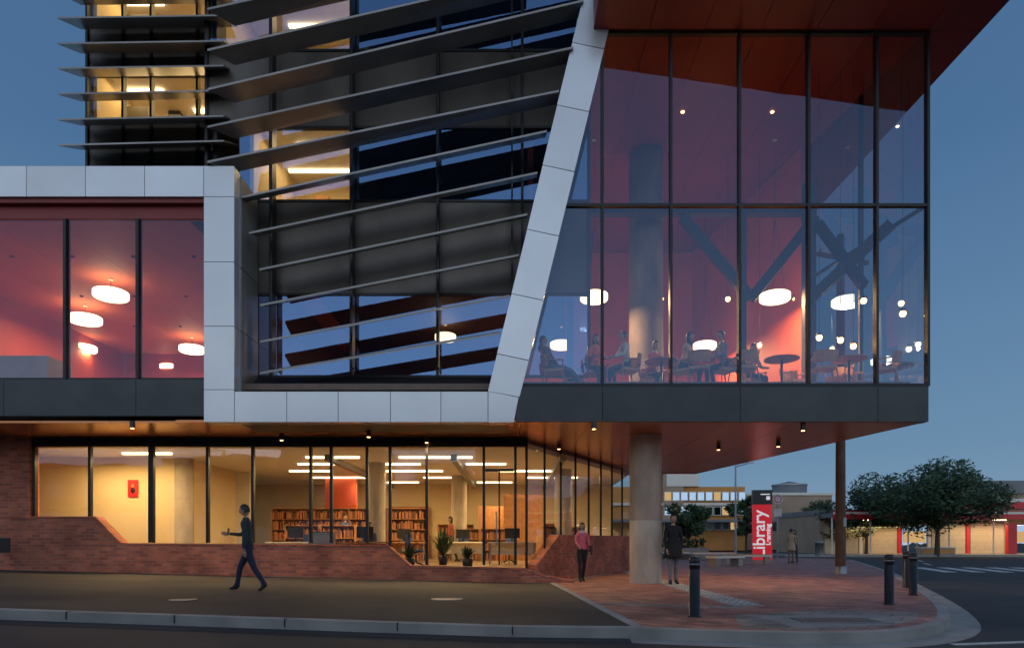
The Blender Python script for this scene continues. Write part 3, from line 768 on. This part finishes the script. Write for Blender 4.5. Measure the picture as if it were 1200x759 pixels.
    mb.faces([tr(v) for v in vs],fs,mt['hair'],True)
    if scarf: mb.lathe(hc+Vector((0,.02,-.17)),[(.05,.06),(.085,.03),(.095,0),(.08,-.03)],cloth(scarf),14)
    if coat:
        mb.lathe((0,0,0),[(.165*bk_,hz+.12),(.185*bk_,hz-.02),(.20*bk_,hz-.2),(.205*bk_,hz-.27),(.19*bk_,hz-.27)],mt['top'],18)
    if bag:
        mb.box(.19,.30,-.1,.18,hz-.12,hz+.16,cloth(bag)); mb.tube((.2,.0,hz+.16),(-.08,-.02,hz+.5),.012,.012,cloth(bag),6)
    o=mb.build('body',e); 
    e.scale=(k,k,k); return e

gy=lambda px,py,h=1.1:F*h/(py-HY)
Yw=F*.95/(690-HY); xw_=X(291,F/Yw)
pe=person('walking_man',(xw_,Yw,G(xw_)),R(-90),1.74,legs=((27,10),(-20,-34)),arms=((35,95,4),(-14,5,6)),lean=5,top=(.03,.045,.045),pants=(.02,.025,.06),shoe=(.02,.02,.02),head_pitch=12)
b=MB(); b.box(-.035,.035,-.006,.006,-.07,.07,'black'); ph=b.build('phone',pe,(-.2,-.48,1.17))
Yw=gy(682,681); person('walking_woman',(X(682,F/Yw),Yw,0),R(8),1.62,legs=((14,4),(-10,-26)),arms=((30,70,8),(0,18,10)),top=(.62,.13,.20),pants=(.015,.015,.018),hair='long',bag=(.05,.03,.03),scarf=(.7,.5,.5))
Yw=gy(787,684); person('standing_man',(X(789,F/Yw),Yw,0),R(5),1.8,legs=((3,-2),(-3,-6)),arms=((-2,22,9),(2,20,9)),top=(.012,.013,.016),pants=(.17,.17,.18),coat=True,bulk=1.15)
Yw=34.5; person('pedestrian',(X(927,F/Yw),Yw,0),R(150),1.74,legs=((5,0),(-5,-8)),arms=((10,50,8),(0,15,8)),top=(.42,.33,.22),pants=(.2,.16,.12),coat=True,bulk=1.1,hands=False)
person('pedestrian',(X(936,F/Yw),Yw+.5,0),R(-60),1.68,legs=((4,0),(-6,-10)),arms=((15,60,8),(0,15,8)),top=(.35,.26,.2),pants=(.06,.05,.05),hair='long',hands=False)
person('library_visitor',(X(405,33),24.2,zf0),R(30),1.7,top=(.05,.08,.2),hands=False)
person('library_visitor',(X(530,30),26.,zf0),R(-60),1.7,legs=((14,4),(-10,-26)),top=(.3,.08,.06),hair='long',hands=False)
person('librarian',(-4.4,21.15,zf0),R(0),1.7,legs=((82,0),(80,-10)),arms=((35,85,6),(25,75,6)),seat=.45,top=(.04,.06,.16),hands=False)

# ------------------------------------------------------------ upstairs furniture & people
chairfab=cloth((.48,.30,.17))
def armchair(x,y,rot):
    b=MB(); cm=chairfab
    b.slab([(-.25,-.25),(.25,-.25),(.23,.23),(-.23,.23)],.38,.45,cm)
    for sx in(-1,1):
        b.tube((sx*.24,-.22,.38),(sx*.29,-.28,0),.02,.013,'wood',8); b.tube((sx*.22,.2,.38),(sx*.27,.3,0),.02,.013,'wood',8)
        b.tube((sx*.24,-.22,.38),(sx*.30,-.24,.62),.016,.016,'wood',8); b.tube((sx*.30,-.26,.63),(sx*.27,.2,.66),.02,.02,'wood',8)
    n=9
    for i in range(n-1):
        t0=math.pi*i/(n-1);t1=math.pi*(i+1)/(n-1)
        q=lambda t,r,z:(r*math.cos(t),.12+.2*math.sin(t)+ (z-.5)*.15,z)
        b.hexa([q(t0,.27,.52),q(t1,.27,.52),q(t1,.24,.52),q(t0,.24,.52),q(t0,.29,.80),q(t1,.29,.80),q(t1,.26,.80),q(t0,.26,.80)],'wood')
    for sx in(-.12,0,.12): b.tube((sx,.22,.44),(sx,.31,.55),.012,.012,'wood',6)
    return b.build('armchair',None,(x,y,ZF1),rot)
def table(x,y,r=.42,h=.72):
    b=MB(); b.lathe((0,0,0),[(0,h),(r,h),(r,h-.03),(r-.02,h-.035),(0,h-.035)],'wood',28); b.lathe((0,0,0),[(.03,h-.036),(.03,.04),(.22,.02),(.22,0)],'black',18)
    b.box(-.15,.05,-.1,.05,h+.001,h+.03,'white'); b.lathe((.15,.1,h),[(.03,0),(.035,.08),(.03,.08)],'white',10)
    return b.build('round_table',None,(x,y,ZF1))
for px,yy,rr,kw in [(650,17.0,80,dict(legs=((75,40),(70,35)),lean=-28,top=(.16,.11,.12),pants=(.12,.15,.25))),
    (697,17.2,15,dict(legs=((80,5),(85,-5)),lean=5,top=(.75,.14,.06),pants=(.06,.06,.07),hair='long',arms=((30,80,6),(25,75,6)))),
    (735,16.9,-75,dict(legs=((82,0),(80,-10)),lean=8,top=(.6,.6,.62),pants=(.06,.06,.09),arms=((35,85,6),(25,75,6)))),
    (763,17.8,20,dict(legs=((82,0),(80,-10)),lean=18,top=(.55,.12,.08),arms=((35,85,6),(25,75,6)))),
    (800,17.0,60,dict(legs=((82,0),(80,-10)),lean=15,top=(.6,.40,.26),hair='long',arms=((35,85,6),(25,75,6)))),
    (848,16.9,-70,dict(legs=((82,0),(80,-10)),lean=6,top=(.2,.2,.25),arms=((20,75,6),(25,75,6)))),
    (880,18.0,30,dict(legs=((82,0),(80,-10)),lean=6,top=(.4,.22,.14),arms=((20,75,6),(25,75,6))))]:
    sx=F/yy; armchair(X(px,sx),yy,R(rr)); person('seated_reader',(X(px,sx),yy,ZF1),R(rr),1.76,seat=.45,hands=(px in(735,697,848)),**{**dict(arms=((20,60,8),(20,60,8))),**kw})
for px,yy,rr in [(820,16.7,160),(872,16.7,200),(966,16.7,170),(1038,16.8,-120),(1005,18.3,40),(930,18.1,20),(985,17.7,-60)]: armchair(X(px,F/yy),yy,R(rr))
for px,yy in [(775,17.1),(916,16.9),(995,16.9),(680,18.2),(1050,17.6)]: table(X(px,F/yy),yy)

# ------------------------------------------------------------ street furniture
def bollard(px,py):
    Y=gy(px,py); b=MB()
    b.lathe((0,0,0),[(.11,0),(.11,.01),(.078,.02),(.078,.68),(.07,.685),(.07,.70),(.078,.705),(.078,.84),(.07,.865),(.04,.875),(0,.877)],'black',24)
    b.lathe((0,0,0),[(.0795,.76),(.0795,.78)],'steel',24)
    b.build('bollard',None,(X(px,F/Y),Y,0))
bollard(814,722); bollard(1042,708); bollard(1070,697); bollard(1062,688)
Y=23.2
b=MB(); b.tube((0,0,-.1),(0,0,11.5),.17,.12,'pole',16); b.box(-1.1,1.1,-.16,-.06,10.6,10.72,'pole')
for i in range(4): b.lathe((-.95+i*.63,-.11,10.72),[(.03,0),(.05,.05),(.03,.09),(.045,.13),(0,.15)],'steel',10)
b.lathe((0,0,0),[(.2,-.05),(.2,.25),(.175,.27)],'steel',16); b.box(-.06,.06,-.2,-.165,1.6,1.9,'steel')
b.build('utility_pole',None,(X(985,F/Y),Y,0),R(20))
sg=empty('library_sign',(X(892,21.),38.,0),R(-8))
b=MB(); b.hexa([(-.48,-.15,0),(.52,-.15,0),(.52,.15,0),(-.48,.15,0),(-.5,-.15,3.15),(.5,-.15,3.15),(.5,.15,3.15),(-.5,.15,3.15)],'litred')
b.box(-.52,.52,-.17,.17,3.152,3.95,'black'); b.box(-.55,.55,-.2,.2,-.05,.08,'concrete')
b.box(.2,.4,-.175,-.171,3.4,3.6,'lit_text'); b.box(-.1,.4,-.175,-.171,3.68,3.74,'lit_text')
b.build('pylon',sg)
def text(body,size,loc,rot,mat,parent):
    c=bpy.data.curves.new('t','FONT'); c.body=body; c.size=size; c.extrude=.004; c.align_x='LEFT'; c.offset=.012
    o=bpy.data.objects.new('lettering',c); col.objects.link(o); o.data.materials.append(M[mat]); o.location=loc; o.rotation_euler=rot; o.parent=parent
text('Library',.92,(.12,-.158,.2),(R(90),R(-90),0),'lit_text',sg)
text('Learning',.34,(.42,-.158,.9),(R(90),R(-90),0),'lit_text',sg)
b=MB(); b.tube((0,0,0),(0,0,3.4),.04,.04,'steel',10); b.tube((0,-.05,3.3),(0,-.07,3.3),.26,.26,'paint',24); b.box(-.2,.2,-.07,-.05,2.4,2.8,'paint'); b.tube((0,-.071,3.3),(0,-.075,3.3),.2,.2,'redsign',20); b.tube((0,-.076,3.3),(0,-.08,3.3),.15,.15,'paint',20)
b.build('traffic_sign',None,(X(911,22.5),F/22.5,0))
Y=55.; b=MB(); b.tube((0,0,0),(0,0,7.2),.10,.06,'steel',10); b.tube((0,0,7.1),(.9,-.2,7.35),.04,.035,'steel',8)
b.hexa([(.8,-.32,7.3),(1.4,-.32,7.38),(1.4,-.1,7.38),(.8,-.1,7.3),(.8,-.3,7.42),(1.35,-.3,7.45),(1.35,-.12,7.45),(.8,-.12,7.42)],'steel')
b.build('street_lamp',None,(X(862,F/Y),Y,0))
def bench(x,y,w,rot=0):
    b=MB(); b.box(-w/2,w/2,-.3,.3,.36,.46,'white'); b.box(-w/2+.1,-w/2+.35,-.25,.25,0,.359,'concrete'); b.box(w/2-.35,w/2-.1,-.25,.25,0,.359,'concrete')
    for i in range(4): b.box(-w/2+.05,w/2-.05,-.27+i*.14,-.16+i*.14,.461,.485,'wood')
    b.build('park_bench',None,(x,y,0),rot)
bench(X(835,20),40,2.6,.1); bench(X(862,23),33,2.2,-.2); bench(X(800,19.),42,2.4,0); bench(X(848,26),30.5,1.8,.5)
b=MB(); b.box(-1.5,1.5,-.5,.5,0,.7,'concrete'); b.box(-1.4,1.4,-.4,.4,.7,.72,'bark')
for i in range(260):
    c=Vector((random.uniform(-1.4,1.4),random.uniform(-.4,.4),random.uniform(.72,1.25))); a=Vector([random.gauss(0,1) for _ in range(3)]).normalized()*.1; q=Vector([random.gauss(0,1) for _ in range(3)]).normalized()*.06
    b.poly([c-a-q,c+a-q,c+a+q,c-a+q],'leaf')
b.build('planter_box',None,(X(815,20.),43.,0))
b=MB(); b.lathe((0,0,0),[(.3,0),(.3,.95),(.34,.97),(.34,1.05),(.2,1.15),(0,1.17)],'steel',16); b.box(-.18,.18,-.345,-.33,.75,.92,'black')
b.build('litter_bin',None,(X(960,15.5),F/15.5,0))

# ------------------------------------------------------------ trees
def tree(name,x,y,h,r,trunk=.18,n=4200,seed=1,leafm='leaf',sz=.2,squash=.62):
    rnd=random.Random(seed); b=MB()
    th=h*.28
    b.tube((0,0,-.1),(0.05,0,th),trunk,trunk*.7,'bark',9)
    lobes=[]
    for i in range(15):
        a=i*2.4+rnd.uniform(-.3,.3); rr=r*rnd.uniform(.1,.78); zz=h*(rnd.uniform(.42,.86)-.16*(rr/r)**2)
        e=Vector((math.cos(a)*rr,math.sin(a)*rr,zz)); lobes.append((e,r*rnd.uniform(.26,.42)))
        mid=Vector((e.x*.4,e.y*.4,th+(zz-th)*.5)); b.tube((0.05,0,th-.1),mid,trunk*.5,trunk*.28,'bark',6); b.tube(mid,e,trunk*.28,trunk*.08,'bark',5)
    for i in range(n):
        c,rad=rnd.choice(lobes); v=Vector([rnd.gauss(0,1) for _ in range(3)]).normalized()*rad*rnd.uniform(.3,1.1)**.6; v.z*=squash+.1
        p=c+v; 
        if noise.noise(p*1.1+Vector((seed*7,0,0)))<-.3: continue
        a=Vector([rnd.gauss(0,1) for _ in range(3)]).normalized(); q=a.orthogonal().normalized(); s=sz*rnd.uniform(.5,1.3)
        b.poly([p-a*s,p+q*s*.45,p+a*s,p-q*s*.45],leafm)
    return b.build(name,None,(x,y,-.02))
tree('street_tree',X(1098,14.5),F/14.5,7.5,6.0,.22,16000,3)
tree('street_tree',X(1015,13.2),F/13.2,5.8,3.6,.18,7000,5)
tree('street_tree',X(1050,12.5),F/12.5,6.6,3.4,.18,6000,9)
tree('street_tree',X(874,14.),F/14.,5.6,1.5,.12,2500,11)
tree('street_tree',X(806,15.5),F/15.5,4.6,1.7,.12,2500,13)
tree('street_tree',X(962,11.),F/11.,6.,2.6,.16,3000,15)
dt=MB(); rnd=random.Random(4)
for i in range(9000):
    x=rnd.uniform(-40,190); hh=4+2.5*noise.noise(Vector((x*.09,0,0)))+1.2*noise.noise(Vector((x*.4,3,0)))
    z=rnd.uniform(0,1)**.8*hh; p=Vector((x,150+rnd.uniform(-3,3),z)); a=Vector([rnd.gauss(0,1) for _ in range(3)]).normalized(); q=a.orthogonal().normalized()
    dt.poly([p-a*.9,p+q*.6,p+a*.9,p-q*.6],'leaf2')
dt.build('distant_trees')

# ------------------------------------------------------------ shops across the street
sh=empty('shop_building')
b=MB(); Y=62.; s=F/Y
x0,x1=X(1118,s),X(1420,s); 
b.box(x0,x1,Y,Y+14,0,Z(578,s),'brickfar'); b.box(x0-.2,x1+.2,Y-.2,Y+14,Z(578,s),Z(563,s),'roofgrey')
xm=X(960,s)
b.box(xm,x0-.01,Y,Y+10,0,Z(603,s),'brickfar'); b.box(xm-.1,x0-.02,Y-.1,Y+10,Z(603,s),Z(597,s),'roofgrey')
b.build('walls',sh)
b=MB(); b.box(xm,x1,Y-2.6,Y-.21,Z(607,s),Z(602,s),'roofgrey'); b.box(xm,x1,Y-2.66,Y-2.601,Z(608,s)-.1,Z(600,s),'redsign'); b.box(xm,x1,Y-2.7,Y-2.66,Z(603.5,s),Z(601,s),'white')
b.box(x0,x1,Y-.3,Y-.201,Z(596,s),Z(588,s),'redsign'); b.box(x0,x1,Y-.32,Y-.301,Z(588,s),Z(584,s),'white')
b.build('awning',sh)
b=MB()
x=xm+.5;i=0
while x<x1-4:
    if i%3==2:
        b.box(x,x+2.2,Y-.05,Y-.002,0,2.6,'bluewin'); b.box(x+.1,x+2.1,Y-.08,Y-.06,1.0,2.0,'winlit') ; x+=2.7
    else:
        for k_ in range(18): b.box(x,x+3.0,Y-.08,Y-.02,.02+k_*.15,.155+k_*.15,'shutter')
        x+=3.5
    b.box(x-.4,x-.1,Y-.12,Y-.001,0,2.9,'redsign' if i%2 else 'white'); i+=1
b.build('shutters',sh)
b=MB()
for px in (975,1020,1064,1112,1164,1210): b.tube((X(px,s*1.04),Y-2.4,0),(X(px,s*1.04),Y-2.4,Z(607,s)),.07,.07,'white',8)
b.box(X(1160,s),X(1170,s),Y-2.3,Y-1.9,0,2.7,'redsign')
for px in (1000,1150,1190):
    b.box(X(px,s),X(px,s)+1.2,Y-1.5,Y-1.4,Z(608,s)-.15,Z(608,s)-.08,'strip')
b.build('posts',sh)
light('shop_light','AREA',(X(1160,s),Y-1.4,2.6),190,(1,.70,.38),sh,shape='RECTANGLE',size=8,size_y=1)
light('shop_light','AREA',(X(1020,s),Y-1.4,2.4),150,(1,.66,.36),sh,shape='RECTANGLE',size=6,size_y=1)
b=MB(); b.box(-1.4,1.4,-.4,.4,0,.55,'concrete'); b.box(-1.3,1.3,-.41,-.402,.1,.45,'orange'); b.box(-1.45,1.45,-.45,.45,.55,.62,'white')
b.build('planter_seat',None,(X(1095,14.),57.,0))
ap=empty('apartment_building'); b=MB(); Y=84.; s=F/Y
b.box(X(700,s),X(873,s),Y,Y+12,0,Z(570,s),'orange'); b.box(X(776,s),X(800,s),Y-.5,Y+10,0,Z(556,s),'brickfar'); b.box(X(700,s),X(818,s),Y-.8,Y+6,Z(551,s),Z(545,s),'roofgrey'); b.box(X(780,s),X(818,s),Y-.6,Y+6,Z(570,s)+.01,Z(552,s),'white')
b.build('walls',ap)
b=MB()
for r_ in range(3):
    for c_ in range(10):
        px=778+c_*9.6; py=577+r_*17
        lit=(c_*7+r_*5)%6==0
        b.box(X(px,s),X(px+7,s),Y-.56,Y-.52 ,Z(py+9,s),Z(py,s),'winlit' if lit else 'bluewin'); b.box(X(px,s)-.08,X(px+7,s)+.08,Y-.518,Y-.48,Z(py+9,s)-.08,Z(py,s)+.08,'white')
b.build('windows',ap)
b=MB(); b.box(X(702,s),X(900,s),Y-.47,Y-.01,Z(592,s),Z(589,s),'white'); b.box(X(702,s),X(900,s),Y-3,Y-.48,Z(612,s),Z(609,s),'roofgrey'); b.build('trim',ap)
b=MB(); b.lathe((0,0,0),[(0,9.9),(2.4,9.3),(2.4,0)],'roofgrey',24); b.lathe((0,0,0),[(2.5,9.2),(2.5,9.4)],'steel',24)
s=8.; b.build('water_tank',None,(X(925,s)-.0,F/s,0))
b=MB(); s=9.; b.box(X(860,s),X(975,s),F/s,F/s+10,0,Z(580,s),'brickfar'); b.box(X(858,s),X(977,s),F/s-.2,F/s+10,Z(580,s),Z(577,s),'white')
for i in range(6): b.box(X(905,s)+i*1.6,X(905,s)+i*1.6+1.,F/s-.05,F/s-.002,2.5,4,'bluewin')
b.build('warehouse')
# the opposite side of the street, behind the photographer (seen in reflections)
rnd=random.Random(8)
x=-62; 
while x<62:
    wd=rnd.uniform(7,13); hh=rnd.uniform(5.5,9.5); z0=G(x)-.14
    b=MB(); b.box(0,wd-.1,-10,0,-1,hh,'brickfar' if rnd.random()<.6 else 'brick'); b.box(-.1,wd,-10,.25,hh+.002,hh+.35,'roofgrey')
    b.box(.3,wd-.4,0.002,2.2,3.0,3.2,'roofgrey'); b.box(.6,wd-.7,.002,.05,.5,2.6,'bluewin')
    nw=int(wd//2.6)
    for i in range(nw):
        xx=.8+i*2.4; b.box(xx,xx+1.2,.002,.06,4.,5.2,'bluewin'); b.box(xx-.08,xx+1.28,.002,.04,3.9,3.99,'white')
    b.build('shop_house',None,(x,-21,z0)); x+=wd
for x_,sd_ in ((-22,21),(-5,22),(14,23),(30,24)): tree('street_tree',x_,-17,8,3.6,.2,3500,sd_,sz=.3)

# ------------------------------------------------------------ sky, sun, camera
w=bpy.data.worlds.new('World'); scene.world=w; w.use_nodes=True; nt=w.node_tree; nt.nodes.clear()
N=lambda t:nt.nodes.new(t)
out=N('ShaderNodeOutputWorld'); bg=N('ShaderNodeBackground'); sky=N('ShaderNodeTexSky')
sky.sky_type='NISHITA'; sky.sun_disc=False; sky.sun_elevation=R(2.0); sky.sun_rotation=R(200); sky.air_density=1.3; sky.dust_density=.3; sky.ozone_density=5
bg.inputs[1].default_value=.02
bg2=N('ShaderNodeBackground'); bg2.inputs[1].default_value=1.0
tc=N('ShaderNodeTexCoord'); sp_=N('ShaderNodeSeparateXYZ'); nt.links.new(tc.outputs['Generated'],sp_.inputs[0])
cr=N('ShaderNodeValToRGB'); nt.links.new(sp_.outputs[2],cr.inputs[0])
e=cr.color_ramp.elements; e[0].position=0; e[0].color=(.20,.32,.45,1); e[1].position=1; e[1].color=(.037,.095,.22,1)
k1=e.new(.12); k1.color=(.135,.25,.39,1); k2=e.new(.45); k2.color=(.064,.15,.29,1)
def mth(op,a,b=None,clamp=False):
    n=N('ShaderNodeMath'); n.operation=op; n.use_clamp=clamp
    for i,v in enumerate((a,b)):
        if v is None: continue
        if isinstance(v,(int,float)): n.inputs[i].default_value=v
        else: nt.links.new(v,n.inputs[i])
    return n.outputs[0]
f=mth('POWER',mth('MULTIPLY_ADD',sp_.outputs[1],-.5,True),2.2)
f.node.inputs[0].links[0].from_node.inputs[2].default_value=.5
h=mth('POWER',mth('SUBTRACT',1.0,sp_.outputs[2],True),1.2)
gfac=mth('MULTIPLY',mth('MULTIPLY',f,h),1.35)
vs_=N('ShaderNodeVectorMath'); vs_.operation='SCALE'; vs_.inputs[0].default_value=(.86,.90,.95); nt.links.new(gfac,vs_.inputs['Scale'])
va=N('ShaderNodeVectorMath'); va.operation='ADD'; nt.links.new(cr.outputs[0],va.inputs[0]); nt.links.new(vs_.outputs[0],va.inputs[1])
nt.links.new(va.outputs[0],bg2.inputs[0]); ads=N('ShaderNodeAddShader')
nt.links.new(sky.outputs[0],bg.inputs[0]); nt.links.new(bg.outputs[0],ads.inputs[0]); nt.links.new(bg2.outputs[0],ads.inputs[1]); nt.links.new(ads.outputs[0],out.inputs[0])
sd=Vector((math.sin(R(200))*math.cos(R(2)),math.cos(R(200))*math.cos(R(2)),math.sin(R(2))))
sun=light('sun','SUN',(0,-50,30),.06,(1,.75,.6),None,angle=R(12))
sun.rotation_euler=sd.to_track_quat('Z','Y').to_euler()
cam=bpy.data.cameras.new('camera'); co=bpy.data.objects.new('camera',cam); col.objects.link(co)
cam.sensor_width=36; cam.lens=24; cam.shift_y=(HY-379.5)/1200; cam.clip_end=3000; cam.clip_start=.1
co.location=(0,0,CZ); co.rotation_euler=(R(90),0,0); scene.camera=co
scene.view_settings.view_transform='Standard'; scene.view_settings.look='None'; scene.view_settings.exposure=0
